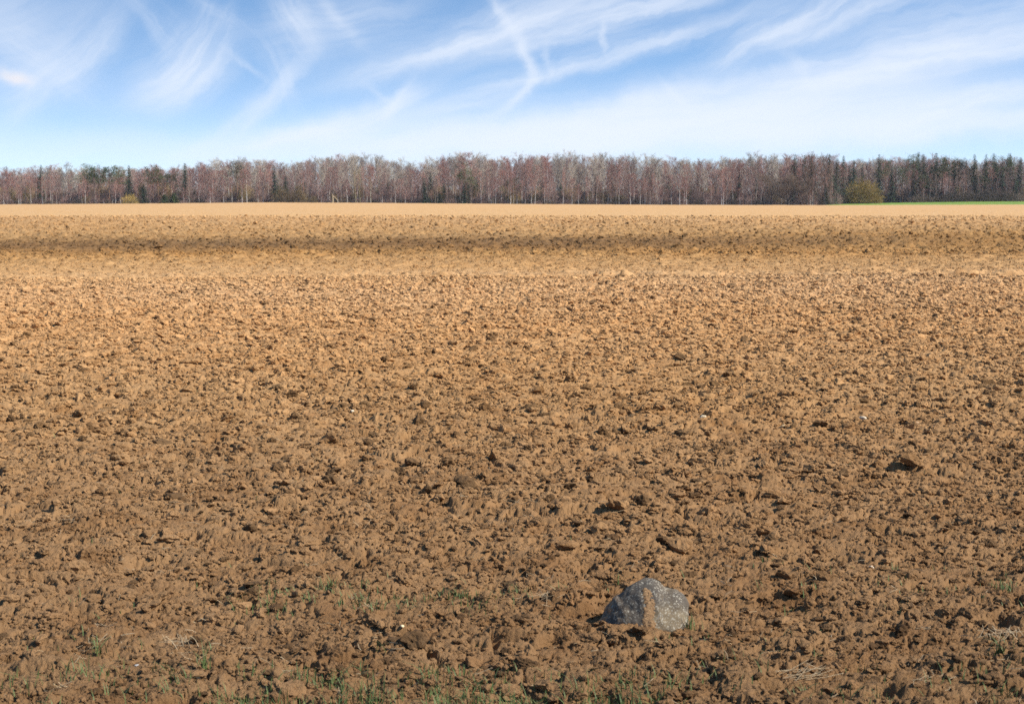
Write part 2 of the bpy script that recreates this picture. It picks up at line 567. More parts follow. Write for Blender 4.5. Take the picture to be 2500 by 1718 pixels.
nr, nc = 960, 1000
e = .3
d0, d1 = 3.5, 34.2
tt = np.linspace(0, 1, nr)
dd = (d0 ** -e + tt * (d1 ** -e - d0 ** -e)) ** (-1 / e)
u = ucols(nc, .345, .56)
xg = (dd[:, None] * u[None, :]) + 0.0
xg = xg + np.sign(u)[None, :] * np.clip((np.abs(u) - .345) / .215, 0, 1)[None, :] * 0.6
yg = np.repeat(dd[:, None], nc, 1)
sp = np.repeat(np.maximum(dd[:, None] * .0008, 1.05 / nr * dd[:, None] ** 1.3 * .5), nc, 1)
zg = base_z(xg, yg) + clod_z(xg, yg, sp)
zg[-1] -= 0.25
near = (xg, yg, zg)

nr2, nc2 = 720, 540
e = .8
dd = (33.2 ** -e + np.linspace(0, 1, nr2) * (FIELD_END ** -e - 33.2 ** -e)) ** (-1 / e)
u = ucols(nc2, .345, .6)
xg = dd[:, None] * u[None, :]
yg = np.repeat(dd[:, None], nc2, 1)
zg = base_z(xg, yg) + far_clod_z(xg, yg)
zg[0] -= .2
zg[-1] -= .6
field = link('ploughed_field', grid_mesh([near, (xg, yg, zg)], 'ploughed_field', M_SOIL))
tag(field, 'wide ploughed field of crumbly ochre soil reaching to the wood', kind='structure')

# the land around and beyond, one sheet to the horizon
gx = np.concatenate([-np.geomspace(4000, 8, 40), np.linspace(-6, 6, 5), np.geomspace(8, 4000, 40)])
gy = np.concatenate([-np.geomspace(4000, 4, 24), np.linspace(0, 640, 60), np.linspace(650, 900, 30), np.geomspace(950, 4000, 14)])
GX, GY = np.meshgrid(gx, gy)
GZ = base_z(GX, GY) - 0.16 - .12 * (GY < 640)
ground = link('ground', grid_mesh([(GX, GY, GZ)], 'ground', M_LITTER))
tag(ground, 'level ground around the field and under the wood', kind='structure')

# green strip at the right
mx = np.linspace(0, 1, 60)
my = np.linspace(0, 1, 24)
MX, MY = np.meshgrid(mx, my)
yy = 651 + MY * 90
xx = (130 + 260 * MX)
zz_ = base_z(xx, yy) + .03 * vnoise(xx * .8, yy * .8, 5) + .02
zz_[0] -= .6
zz_[:, 0] -= .3
meadow = link('meadow', grid_mesh([(xx, yy, zz_)], 'meadow', M_MEADOW))
tag(meadow, 'thin strip of bright green meadow beyond the field at the right', kind='structure')


# ------------------------------------------------------------------ clods
def lump(seed, sub=3, rough=.28, flat=.7):
    import bmesh
    bm = bmesh.new()
    bmesh.ops.create_icosphere(bm, subdivisions=sub, radius=1.0)
    r = np.random.default_rng(seed)
    n = np.array([v.co[:] for v in bm.verts])
    # facets cut by random planes, then lumps and grains
    rad = np.ones(len(n)) * 1.15
    for _ in range(9):
        d = r.normal(size=3)
        d /= np.linalg.norm(d)
        k = r.uniform(.62, .98)
        c = n @ d
        rad = np.where(c > .05, np.minimum(rad, k / np.maximum(c, .05)), rad)
    for o, (fq, am) in enumerate(((1.6, rough * .6), (3.4, rough * .42), (7.5, rough * .24), (13, rough * .14))):
        q = n * fq + seed * 3.1
        rad = rad + am * (vnoise(q[:, 0] + q[:, 2] * .7, q[:, 1] - q[:, 2] * .6, seed + o) + vnoise(q[:, 1] * 1.1, q[:, 2] * 1.1 + 5, seed + 9 + o)) * .8
    n = n * rad[:, None] * np.array([r.uniform(.85, 1.2), r.uniform(.85, 1.2), flat * r.uniform(.8, 1.15)])
    faces = [[v.index for v in f.verts] for f in bm.faces]
    bm.verts.index_update()
    bm.free()
    return n, faces


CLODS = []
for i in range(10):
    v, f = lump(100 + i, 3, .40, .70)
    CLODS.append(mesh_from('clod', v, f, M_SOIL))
BIG = []
for i in range(8):
    v, f = lump(140 + i, 4, .42)
    BIG.append(mesh_from('clod', v, f, M_SOIL))


def scatter(name, meshes, pts, scl, rot, idx):
    """one object that instances meshes on points (geometry nodes)"""
    c = bpy.data.collections.new(name + '_source')
    for i, me in enumerate(meshes):
        c.objects.link(bpy.data.objects.new('%s_source_%03d' % (name, i), me))
    me = bpy.data.meshes.new(name)
    me.vertices.add(len(pts))
    me.vertices.foreach_set('co', np.asarray(pts, np.float32).ravel())
    a = me.attributes.new('size', 'FLOAT_VECTOR', 'POINT')
    a.data.foreach_set('vector', np.asarray(scl, np.float32).ravel())
    a = me.attributes.new('turn', 'FLOAT_VECTOR', 'POINT')
    a.data.foreach_set('vector', np.asarray(rot, np.float32).ravel())
    a = me.attributes.new('pick', 'INT', 'POINT')
    a.data.foreach_set('value', np.asarray(idx, np.int32))
    me.update()
    o = link(name, me)
    g = bpy.data.node_groups.new(name, 'GeometryNodeTree')
    g.interface.new_socket('Geometry', in_out='INPUT', socket_type='NodeSocketGeometry')
    g.interface.new_socket('Geometry', in_out='OUTPUT', socket_type='NodeSocketGeometry')
    N, L = g.nodes, g.links
    gi, go = N.new('NodeGroupInput'), N.new('NodeGroupOutput')
    iop = N.new('GeometryNodeInstanceOnPoints')
    ci = N.new('GeometryNodeCollectionInfo')
    ci.inputs['Collection'].default_value = c
    ci.inputs['Separate Children'].default_value = True
    ci.inputs['Reset Children'].default_value = True

    def attr(nm, ty):
        n = N.new('GeometryNodeInputNamedAttribute')
        n.data_type = ty
        n.inputs['Name'].default_value = nm
        return n.outputs['Attribute']
    er = N.new('FunctionNodeEulerToRotation')
    L.new(attr('turn', 'FLOAT_VECTOR'), er.inputs[0])
    L.new(gi.outputs[0], iop.inputs['Points'])
    L.new(ci.outputs[0], iop.inputs['Instance'])
    iop.inputs['Pick Instance'].default_value = True
    L.new(attr('pick', 'INT'), iop.inputs['Instance Index'])
    L.new(er.outputs[0], iop.inputs['Rotation'])
    L.new(attr('size', 'FLOAT_VECTOR'), iop.inputs['Scale'])
    L.new(iop.outputs[0], go.inputs[0])
    md = o.modifiers.new('scatter', 'NODES')
    md.node_group = g
    return o


BX, BY = on_ground(1577, 1528)       # the boulder's foot
nA, nB = 230000, 110000
dA = 3.7 + (33.5 - 3.7) * rng.random(nA) ** 1.15
dB = 45 + (170 - 45) * rng.random(nB) ** 1.6
dC = 33 + 14 * rng.random(70000)
d_ = np.concatenate([dA, dB, dC])
uu = rng.uniform(-1, 1, len(d_)) * (.36 + .5 / d_)
px, py = uu * d_, d_
keep = ((px - BX) / .24) ** 2 + ((py - BY - .08) / .2) ** 2 > 1
clump = fbm(px * 1.7, py * 1.7, 88, 2)
keep &= (clump > -0.25) | (rng.random(len(px)) < .35)
px, py, d_ = px[keep], py[keep], d_[keep]
n = len(px)
sz = np.where(d_ < 33.5, .0062 * np.exp(rng.normal(0, .56, n)) * np.clip(d_ / 6, .8, 5) ** .62, .022 * np.exp(rng.normal(0, .5, n)) * (d_ / 60) ** .7)
sz = np.where((d_ > 33.5) & (d_ < 46), sz * .62, sz)
sz = np.minimum(sz, np.where(d_ < 33.5, .05, .16))
pz = height(px, py) + sz * rng.uniform(-.1, .35, n)
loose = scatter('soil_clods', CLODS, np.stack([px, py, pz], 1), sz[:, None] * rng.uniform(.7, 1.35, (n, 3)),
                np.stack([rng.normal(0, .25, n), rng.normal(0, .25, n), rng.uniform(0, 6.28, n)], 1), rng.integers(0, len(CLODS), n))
loose.parent = field
loose['kind'] = 'stuff'

for i in range(290):
    d = 4.3 + 15 * random.random() ** 1.25
    x = random.uniform(-1, 1) * .33 * d
    if ((x - BX) / .3) ** 2 + ((d - BY - .05) / .3) ** 2 < 1:
        continue
    s = random.uniform(.018, .034) * (d / 6) ** .35
    if random.random() < .10:
        s *= 1.12
    z = float(height(x, d)[0])
    o = link('clod', BIG[i % len(BIG)], field, (x, d, z + s * .12))
    o.rotation_euler = (random.uniform(-.35, .35), random.uniform(-.35, .35), random.uniform(0, 6.28))
    o.scale = (s * random.uniform(.8, 1.5), s * random.uniform(.8, 1.3), s * random.uniform(.75, 1.2))
# the upturned heap at the lower left and a few more that stand out in the photograph
for X, Y, s in ((368, 1462, .062), (1268, 1442, .034), (905, 1535, .040), (750, 1452, .040), (2240, 1465, .045), (1410, 1520, .03), (1560, 1556, .032), (1640, 1552, .03), (1500, 1560, .028)):
    x, y = on_ground(X, Y)
    z = float(height(x, y)[0])
    o = link('clod', BIG[int(X) % len(BIG)], field, (x, y, z + s * .12))
    o.scale = (s * 1.2, s, s * 1.05)
    o.rotation_euler = (.1, .15, X)


# ------------------------------------------------------------------ boulder
def boulder_mat():
    m, b, pr = new_mat('granite')
    tcn = b.node('ShaderNodeTexCoord')
    p = tcn.outputs['Object']
    a = b.noise(p, 9, 4, .6)[0]
    base = b.mix(b.maprange(a, .38, .66), (.072, .062, .052, 1), (.102, .081, .060, 1))
    lo = b.noise(p, 5, 2)[0]
    base = b.mix(b.maprange(lo, .5, .68, 0, .6), base, (.20, .155, .095, 1))
    ox = b.sep(p)[0]
    base = b.mix(b.m('MULTIPLY', b.maprange(ox, -.07, -.16), b.maprange(b.noise(p, 22, 3, .6)[0], .42, .58)), base, (.30, .17, .085, 1))
    sp_ = b.noise(p, 125, 4, .7)[0]
    patch = b.noise(p, 15, 3, .6)[0]
    k = b.m('MULTIPLY', b.maprange(sp_, .53, .60), b.maprange(patch, .30, .58))
    base = b.mix(k, base, (.29, .265, .215, 1))
    sp2 = b.noise(p, 120, 2, .6)[0]
    base = b.mix(b.maprange(sp2, .60, .70, 0, .8), base, (.05, .047, .05, 1))
    b.put(pr.inputs['Base Color'], base)
    pr.inputs['Roughness'].default_value = 1.0
    pr.inputs['Specular IOR Level'].default_value = .05
    bp = b.node('ShaderNodeBump')
    bp.inputs['Strength'].default_value = .5
    bp.inputs['Distance'].default_value = .006
    b.put(bp.inputs['Height'], b.noise(p, 70, 5, .65)[0])
    b.put(pr.inputs['Normal'], bp.outputs[0])
    return m


A_, B_ = .172, .13
PX = np.array([-1.1, -1, -.9, -.77, -.45, -.13, .05, .17, .30, .40, .50, .68, .89, .97, 1.03, 1.1])
PH = np.array([.02, .08, .27, .47, .75, .93, 1.0, 1.01, .96, .84, .765, .765, .69, .52, .30, .2])
BH = .172


def boulder_pt(n):
    n = np.asarray(n, float)
    rx = np.sqrt(np.maximum(1e-6, 1 - n[:, 0] ** 2))
    g = np.clip(n[:, 2] / rx, -1, 1)
    yv = n[:, 1] / rx
    prof = sum(np.interp(n[:, 0] + o, PX, PH) for o in (-.06, -.04, -.02, 0, .02, .04, .06)) / 7
    z = np.where(g > 0, BH * prof * np.sign(g) * np.abs(g) ** .85, -.07 * rx * np.abs(g))
    y = B_ * yv * np.maximum(rx ** .8, 0) * (1 - .25 * np.clip(g, 0, 1))
    x = A_ * n[:, 0]
    p = np.stack([x, y, z], 1)
    q = p * 16
    w = vnoise(q[:, 0] + .4 * q[:, 1], q[:, 2] - .5 * q[:, 1], 301) * .009 + vnoise(q[:, 0] * 2.3 - q[:, 1], q[:, 2] * 2.3 + q[:, 1], 302) * .0045
    return p + n * w[:, None]


import bmesh
bm = bmesh.new()
bmesh.ops.create_icosphere(bm, subdivisions=6, radius=1)
bm.verts.index_update()
bn = np.array([v.co[:] for v in bm.verts])
bf = [[v.index for v in f.verts] for f in bm.faces]
bm.free()
bz = float(base_z(BX, BY)) + .005
boulder = link('boulder', mesh_from('boulder', boulder_pt(bn), bf, boulder_mat(), True), None, (BX, BY + .09, bz))
tag(boulder, 'large grey speckled boulder half sunk in the ploughed soil', 'boulder')
# caked soil running down its face
sv, sf = [], []
ks = 0
for i in range(130):
    t = i / 129.0
    zz1 = 1 - t
    nx = .02 + .04 * math.sin(t * 4) + random.uniform(-.075, .075) * (.7 + t * 1.1) + .02 * t
    g = math.sin(R(52)) * (1 - t) + .02
    rx = math.sqrt(1 - nx * nx)
    nz = rx * g
    ny = -math.sqrt(max(0, 1 - nx * nx - nz * nz))
    p = boulder_pt(np.array([[nx, ny, nz]]))[0]
    v, f = lump(500 + i % 12, 2, .5, .9)
    s = random.uniform(.0055, .0095) * (1 + 1.0 * max(0, t - .7))
    sv += list(v * s * np.array([1.1, .20, 1.2]) + p)
    sf += [[a + ks for a in ff] for ff in f]
    ks += len(v)
link('soil_streak', mesh_from('soil_streak', sv, sf, plain_mat('dry_caked_soil', (.30, .178, .090), (.38, .235, .120), 90)), boulder)
# soil heaped against its foot
for X, Y, s in ((1490, 1532, .030), (1520, 1540, .026), (1560, 1545, .030), (1590, 1538, .028), (1620, 1545, .026), (1655, 1542, .024), (1475, 1520, .03), (1455, 1490, .028), (1690, 1500, .022)):
    x, y = on_ground(X, Y)
    o = link('clod', BIG[int(Y) % len(BIG)], field, (x, y, float(base_z(x, y)) + .012))
    o.scale = (s * 1.2, s, s)
    o.rotation_euler = (.2, .1, X * .7)

# ------------------------------------------------------------------ pebbles
PEB = [
    (1715, 1021, .030, (.62, .50, .33), 'tan rounded pebble on the soil left of the whitest pebbles'),
    (1912, 1036, .024, (.55, .40, .22), 'yellowish oval pebble lying flat between two paler pebbles'),
    (2107, 1017, .030, (.66, .55, .40), 'pale cream pebble with a domed top, right of centre in mid field'),
    (2236, 1026, .026, (.46, .30, .17), 'brownish round stone beside a dark hollow, mid field at right'),
    (475, 1050, .020, (.55, .53, .50), 'small white pebble alone in mid field at left'),
    (860, 1007, .020, (.64, .56, .42), 'small cream pebble beside a dark pit, left of the field centre'),
    (983, 1555, .010, (.72, .56, .34), 'tiny cream pebble in the soil well left of the boulder'),
    (1765, 1362, .010, (.55, .53, .50), 'tiny white pebble above and right of the boulder'),
    (2127, 1387, .014, (.68, .60, .48), 'pinkish white pebble on a clod, far right of the boulder'),
    (334, 1630, .009, (.55, .53, .50), 'tiny bright white pebble near the bottom left corner'),
    (194, 1472, .012, (.66, .44, .34), 'pinkish pebble on pale clods at the lower left'),
    (2278, 1038, .016, (.42, .43, .47), 'bluish grey stone shard in mid field at right'),
]
for i, (X, Y, s, c, lab) in enumerate(PEB):
    x, y = on_ground(X, Y)
    v, f = lump(700 + i, 3, .14, .62)
    me = mesh_from('pebble', v * s * .85, f, plain_mat('pebble_stone', c, tuple(q * .8 for q in c), 60, .7, .3), True)
    o = link('pebble', me, None, (x, y, float(height(x, y)[0]) + s * .22))
    o.rotation_euler = (0, 0, i * 1.3)
    tag(o, lab, 'pebble', 'pebbles lying on the field')


# ------------------------------------------------------------------ grass and straw
def blade(V, Fc, p, h, w, lean, az_, segs=3):
    k = len(V)
    side = Vector((math.cos(az_ + 1.57), math.sin(az_ + 1.57), 0))
    dr = Vector((math.cos(az_), math.sin(az_), 0))
    for j in range(segs + 1):
        t = j / segs
        c = Vector(p) + Vector((0, 0, h * t * (1 - .25 * lean * t))) + dr * (h * lean * t * t)
        ww = w * (1 - t ** 1.6) * .5 + .0002
        V.append(c - side * ww)
        V.append(c + side * ww)
    for j in range(segs):
        a = k + 2 * j
        Fc.append((a, a + 1, a + 3, a + 2))


def leafy_mat(name, c1, c2):
    m, b, pr = new_mat(name)
    geo = b.node('ShaderNodeNewGeometry')
    n_ = b.noise(geo.outputs['Position'], 22, 2)[0]
    b.put(pr.inputs['Base Color'], scaled(b, b.mix(b.maprange(n_, .35, .65), c1 + (1,), c2 + (1,))))
    pr.inputs['Roughness'].default_value = .6
    pr.inputs['Specular IOR Level'].default_value = .3
    return m


M_GRASS = leafy_mat('young_grass', (.065, .105, .030), (.125, .165, .052))
M_STRAW = plain_mat('dry_straw', (.40, .29, .165), (.55, .42, .26), 30, .7, .25)
GV, GF = [], []


def clump_at(X, Y, nb, rad, hmin, hmax, V=None, Fc=None, org=None):
    x0, y0 = on_ground(X, Y)
    xs = x0 + np.array([random.gauss(0, rad) for _ in range(nb)])
    ys = y0 + np.array([random.gauss(0, rad * .8) for _ in range(nb)])
    zs = height(xs, ys)
    o0 = org or (0, 0, 0)
    for x, y, z in zip(xs, ys, zs):
        blade(GV if V is None else V, GF if Fc is None else Fc, (x - o0[0], y - o0[1], z - .004 - o0[2]), random.uniform(hmin, hmax) * 1.15, random.uniform(.0026, .0048),
              abs(random.gauss(.5, .45)), random.uniform(0, 6.28))


for i in range(85):       # the grassy strip left of the boulder
    clump_at(random.uniform(560, 1290), random.gauss(1462, 16), random.randint(3, 9), .03, .02, .045)
for i in range(170):       # the near edge
    clump_at(random.uniform(-60, 2560), random.uniform(1630, 1760), random.randint(2, 7), .03, .025, .055)
for i in range(95):
    clump_at(random.uniform(540, 1720), random.uniform(1655, 1745), random.randint(4, 11), .03, .03, .06)
for i in range(40):       # right of the boulder
    clump_at(random.uniform(1820, 2520), random.gauss(1425, 25), random.randint(1, 5), .03, .02, .04)
for i in range(90):
    clump_at(random.uniform(-40, 2540), random.uniform(1380, 1640), random.randint(1, 4), .02, .02, .045)
for i in range(60):
    clump_at(random.uniform(-40, 2540), random.uniform(900, 1380), random.randint(1, 3), .02, .02, .04)
g = link('grass', mesh_from('grass', GV, GF, M_GRASS))
tag(g, 'scattered short green grass blades sprouting through the ploughed soil', 'grass', kind='stuff')

TUFTS = [
    (1685, 1528, 16, .020, .03, .06, 'low green grass tuft pressed against the right foot of the boulder'),
    (1508, 1412, 9, .012, .03, .07, 'thin upright grass sprig just behind the boulder, at its upper left'),
    (795, 1442, 26, .045, .03, .055, 'widest green grass tuft on a dark heap, far left of the boulder'),
    (1120, 1455, 16, .03, .03, .05, 'grass tuft in the grassy strip halfway between dark heap and boulder'),
    (905, 1700, 34, .055, .04, .075, 'thickest grass tuft at the bottom edge, left of centre'),
    (1260, 1705, 24, .045, .04, .07, 'bright grass tuft at the bottom edge below the tiny cream pebble'),
    (1612, 1698, 30, .045, .04, .075, 'bushy grass tuft at the bottom edge right under the boulder'),
    (500, 1640, 14, .012, .06, .11, 'tallest single grass stalk near the bottom, left of the bottom tufts'),
    (2440, 1585, 18, .03, .04, .07, 'dark grass tuft in a hollow beside dry straw near the right edge'),
    (2450, 1440, 26, .05, .03, .06, 'grass tuft with dry straw at the right edge, level with the boulder'),
    (2455, 1700, 18, .035, .03, .06, 'small grass tuft in the bottom right corner'),
    (240, 1590, 14, .02, .04, .07, 'upright grass sprig near the lower left straw bits'),
]
for X, Y, nb, rad, h0, h1, lab in TUFTS:
    x0, y0 = on_ground(X, Y)
    org = (x0, y0, float(height(x0, y0)[0]))
    V, Fc = [], []
    clump_at(X, Y, nb, rad * .55, h0, h1, V, Fc, org)
    o = link('grass_tuft', mesh_from('grass_tuft', V, Fc, M_GRASS), None, org)
    tag(o, lab, 'grass tuft', 'grass tufts in the near soil')

SV, SF = [], []


def straw(V, Fc, p, ln, r, azm, tilt, bend=0.0):
    d = Vector((math.cos(azm) * math.cos(tilt), math.sin(azm) * math.cos(tilt), math.sin(tilt)))
    s1 = d.orthogonal().normalized()
    s2 = d.cross(s1)
    k = len(V)
    for j in range(3):
        c = Vector(p) + d * (ln * (j / 2.0 - .5)) + s1 * bend * (1 if j == 1 else 0)
        for q in range(3):
            a = q * 2.094
            V.append(c + (s1 * math.cos(a) + s2 * math.sin(a)) * r)
    for j in range(2):
        for q in range(3):
            a, b_ = k + 3 * j + q, k + 3 * j + (q + 1) % 3
            Fc.append((a, b_, b_ + 3, a + 3))


def straws(n_, X0, X1, Y0, Y1, lo, hi):
    for _ in range(n_):
        x, y = on_ground(random.uniform(X0, X1), random.uniform(Y0, Y1))
        k = random.choice((1, 1, 1, 2, 3))
        for _ in range(k):
            xx_, yy_ = x + random.gauss(0, .02), y + random.gauss(0, .02)
            straw(SV, SF, (xx_, yy_, float(height(xx_, yy_)[0]) + .012), random.uniform(lo, hi), random.uniform(.0007, .0014), random.uniform(0, 3.14), random.gauss(0, .35), random.gauss(0, .003))


straws(230, -40, 2540, 1250, 1760, .02, .07)
straws(150, -40, 2540, 950, 1300, .03, .09)
straws(50, 600, 1300, 1000, 1300, .03, .09)
straws(20, 180, 520, 1540, 1600, .02, .06)
g = link('straw', mesh_from('straw', SV, SF, M_STRAW))
tag(g, 'pale bits of dry straw strewn over the ploughed soil', 'straw', kind='stuff')
for X, Y, nb, rad, lab in ((2455, 1555, 26, .035, 'tangled clump of dry straw at the right edge near the bottom'),
                           (1965, 1655, 16, .045, 'long bundle of dry stalks near the bottom, right of the boulder'),
                           (440, 1572, 14, .03, 'few broken straw stalks stuck upright in soil at lower left'),
                           (1330, 1480, 8, .02, 'two or three pale straws leaning just left of the boulder')):
    x0, y0 = on_ground(X, Y)
    org = (x0, y0, float(height(x0, y0)[0]))
    V, Fc = [], []
    for _ in range(nb):
        straw(V, Fc, (random.gauss(0, rad), random.gauss(0, rad * .6), .016 + random.uniform(0, .012)), random.uniform(.04, .10) * (1.6 if X == 1965 else 1), .0011,
              random.gauss(.25, .3) if X == 1965 else random.uniform(0, 3.14), random.gauss(.1, .3), random.gauss(0, .005))
    o = link('straw_clump', mesh_from('straw_clump', V, Fc, M_STRAW), None, org)
    tag(o, lab, 'straw', 'clumps of dry straw in the near soil')


# ------------------------------------------------------------------ trees
def tube(V, Fc, p0, p1, r0, r1, n=3):
    d = (p1 - p0)
    if d.length < 1e-5:
        return
    d = d.normalized()
    a = d.orthogonal().normalized()
    b = d.cross(a)
    k = len(V)
    for p, r in ((p0, r0), (p1, r1)):
        for q in range(n):
            t = 6.28318 * q / n
            V.append(p + (a * math.cos(t) + b * math.sin(t)) * r)
    for q in range(n):
        q2 = (q + 1) % n
        Fc.append((k + q, k + q2, k + n + q2, k + n + q))


def spike(V, Fc, p0, p1, r):
    d = (p1 - p0).normalized()
    a = d.orthogonal().normalized() * r
    b = d.cross(a)
    k = len(V)
    V.extend((p0 + a, p0 - a * .5 + b * .87, p0 - a * .5 - b * .87, p1))
    Fc.extend(((k, k + 1, k + 3), (k + 1, k + 2, k + 3), (k + 2, k, k + 3)))


def rv(r, s=1.0):
    return Vector((r.gauss(0, s), r.gauss(0, s), r.gauss(0, s)))


def bare_tree(seed, H=18.0, clear=.35, spread=.2, limbs=26, twigs=12, r0=.17, up=.55, droop=0.0, fork=0.0, twl=1.1, twr=.022):
    """returns trunk and crown (verts, faces) of a leafless tree"""
    r = random.Random(seed)
    TV, TF, CV, CF = [], [], [], []
    pts = [Vector((0, 0, -.3))]
    lean = rv(r, .02)
    nseg = 8
    for i in range(1, nseg + 1):
        t = i / nseg
        pts.append(Vector((lean.x * H * t + r.gauss(0, .09), lean.y * H * t + r.gauss(0, .09), H * .97 * t)))
    for i in range(nseg):
        a, b = i / nseg, (i + 1) / nseg
        tube(TV, TF, pts[i], pts[i + 1], r0 * (1 - .93 * a) + .012, r0 * (1 - .93 * b) + .012, 6)

    def trunk(t):
        f = t * nseg
        i = min(int(f), nseg - 1)
        return pts[i].lerp(pts[i + 1], f - i)
    for i in range(limbs):
        t = clear + (1 - clear) * ((i + r.random()) / limbs) ** .9
        p = trunk(min(t, .985))
        azm = i * 2.4 + r.uniform(-.5, .5)
        k = (t - clear) / (1 - clear)
        ln = H * spread * (1.05 - .55 * k) * r.uniform(.7, 1.25) * min(1, .45 + 3 * k)
        dr = Vector((math.cos(azm), math.sin(azm), up + k * .6 + r.uniform(-.3, .3))).normalized()
        rad = max(.02, r0 * .36 * (1.1 - t))
        q, segs = p, 3
        path = [p]
        for s in range(segs):
            dr = (dr + rv(r, .16) + Vector((0, 0, .10 - droop * s))).normalized()
            q2 = q + dr * ln / segs
            tube(CV, CF, q, q2, rad * (1 - s / 3.3), rad * (1 - (s + 1) / 3.3), 3)
            q = q2
            path.append(q)
        for w in range(twigs):
            f = (.25 + .75 * r.random()) * segs
            j = min(int(f), segs - 1)
            b0 = path[j].lerp(path[j + 1], f - j)
            td = (dr * .6 + rv(r, .55) + Vector((0, 0, .35 - droop * 1.6))).normalized()
            l = twl * r.uniform(.5, 1.3) * (H / 18)
            mid = b0 + td * l * .5
            spike(CV, CF, b0, b0 + td * l, twr * 1.1)
            for _ in range(2):
                t2 = (td + rv(r, .5) - Vector((0, 0, droop))).normalized()
                spike(CV, CF, mid, mid + t2 * l * r.uniform(.4, .8), twr * .85)
    return (TV, TF), (CV, CF)


def spruce(seed, H=18.0, wide=.16, bare=.06):
    r = random.Random(seed)
    TV, TF, CV, CF = [], [], [], []
    tube(TV, TF, Vector((0, 0, -.3)), Vector((0, 0, H * .5)), .2, .11, 6)
    tube(TV, TF, Vector((0, 0, H * .5)), Vector((0, 0, H)), .11, .015, 6)
    n = 42
    for i in range(n):
        t = bare + (1 - bare) * i / n
        z = H * t
        ln = H * wide * (1 - t) ** .8 * r.uniform(.8, 1.15) + .15
        m = 7 if t < .8 else 5
        for j in range(m):
            az_ = 6.283 * (j + r.random() * .7) / m + i
            l = ln * r.uniform(.65, 1.15)
            d = Vector((math.cos(az_), math.sin(az_), 0))
            s = Vector((-d.y, d.x, 0))
            tip = Vector((0, 0, z)) + d * l + Vector((0, 0, -l * r.uniform(.15, .5)))
            for q in range(7):
                f0 = r.uniform(.1, .95)
                c = Vector((0, 0, z)).lerp(tip, f0)
                w = (.34 + l * .26) * r.uniform(.6, 1.1)
                o = d * w * .9 + s * r.uniform(-.9, .9) * w - Vector((0, 0, w * r.uniform(.1, .7)))
                k = len(CV)
                CV.extend((c + s * w * .28, c - s * w * .28, c + o))
                CF.append((k, k + 1, k + 2))
            k = len(CV)
            CV.extend((Vector((0, 0, z)) + s * .09, Vector((0, 0, z)) - s * .09, tip))
            CF.append((k, k + 1, k + 2))
    return (TV, TF), (CV, CF)


def pine(seed, H=18.0):
    r = random.Random(seed)
    TV, TF, CV, CF = [], [], [], []
    top = Vector((r.gauss(0, .4), r.gauss(0, .4), H * .96))
    tube(TV, TF, Vector((0, 0, -.3)), top * .55, .2, .14, 6)
    tube(TV, TF, top * .55, top, .14, .03, 6)
    for i in range(26):
        t = .52 + .47 * r.random()
        p = top * t
        a = r.uniform(0, 6.283)
        l = H * .13 * (1.25 - t) * 1.7 * r.uniform(.5, 1.2) + .25
        q = p + Vector((math.cos(a), math.sin(a), r.uniform(.05, .5))) * l
        tube(TV, TF, p, q, .05, .02, 3)
        for c in range(46):
            b0 = q + rv(r, .36 + l * .13)
            d = (rv(r, 1) + Vector((0, 0, .5))).normalized() * r.uniform(.25, .5)
            s = d.orthogonal().normalized() * .10
            k = len(CV)
            CV.extend((b0 + s, b0 - s, b0 + d))
            CF.append((k, k + 1, k + 2))
    return (TV, TF), (CV, CF)


def dome_bush(seed, H=5.0, Wd=4.0, n=900, low=0.0, twr=.03):
    """dome of many upright twigs, as a willow or a thicket"""
    r = random.Random(seed)
    TV, TF, CV, CF = [], [], [], []
    for i in range(9):
        a = r.uniform(0, 6.283)
        d = Vector((math.cos(a) * r.uniform(.1, .5) * Wd, math.sin(a) * r.uniform(.1, .5) * Wd, H * r.uniform(.45, .7)))
        tube(TV, TF, Vector((d.x * .08, d.y * .08, -.2)), d * .5, .09, .06, 4)
        tube(TV, TF, d * .5, d, .06, .02, 4)
    for i in range(n):
        a = r.uniform(0, 6.283)
        e_ = math.asin(r.uniform(low, 1))
        k = r.uniform(.35, 1) ** .6 * (.86 + .12 * math.sin(a * 3 + seed) + .10 * math.sin(a * 7 + e_ * 9 + seed) + r.gauss(0, .04))
        c = Vector((math.cos(a) * math.cos(e_) * Wd * k, math.sin(a) * math.cos(e_) * Wd * k, math.sin(e_) * H * k * .92))
        d = (Vector((c.x / Wd, c.y / Wd, .9)) + rv(r, .3)).normalized()
        l = r.uniform(.10, .22) * H
        spike(CV, CF, c - d * l * .5, c + d * l * .5, twr * 1.5)
        for _ in range(4):
            d2 = (d + rv(r, .4)).normalized()
            spike(CV, CF, c, c + d2 * l * .6, twr * 1.2)
    return (TV, TF), (CV, CF)


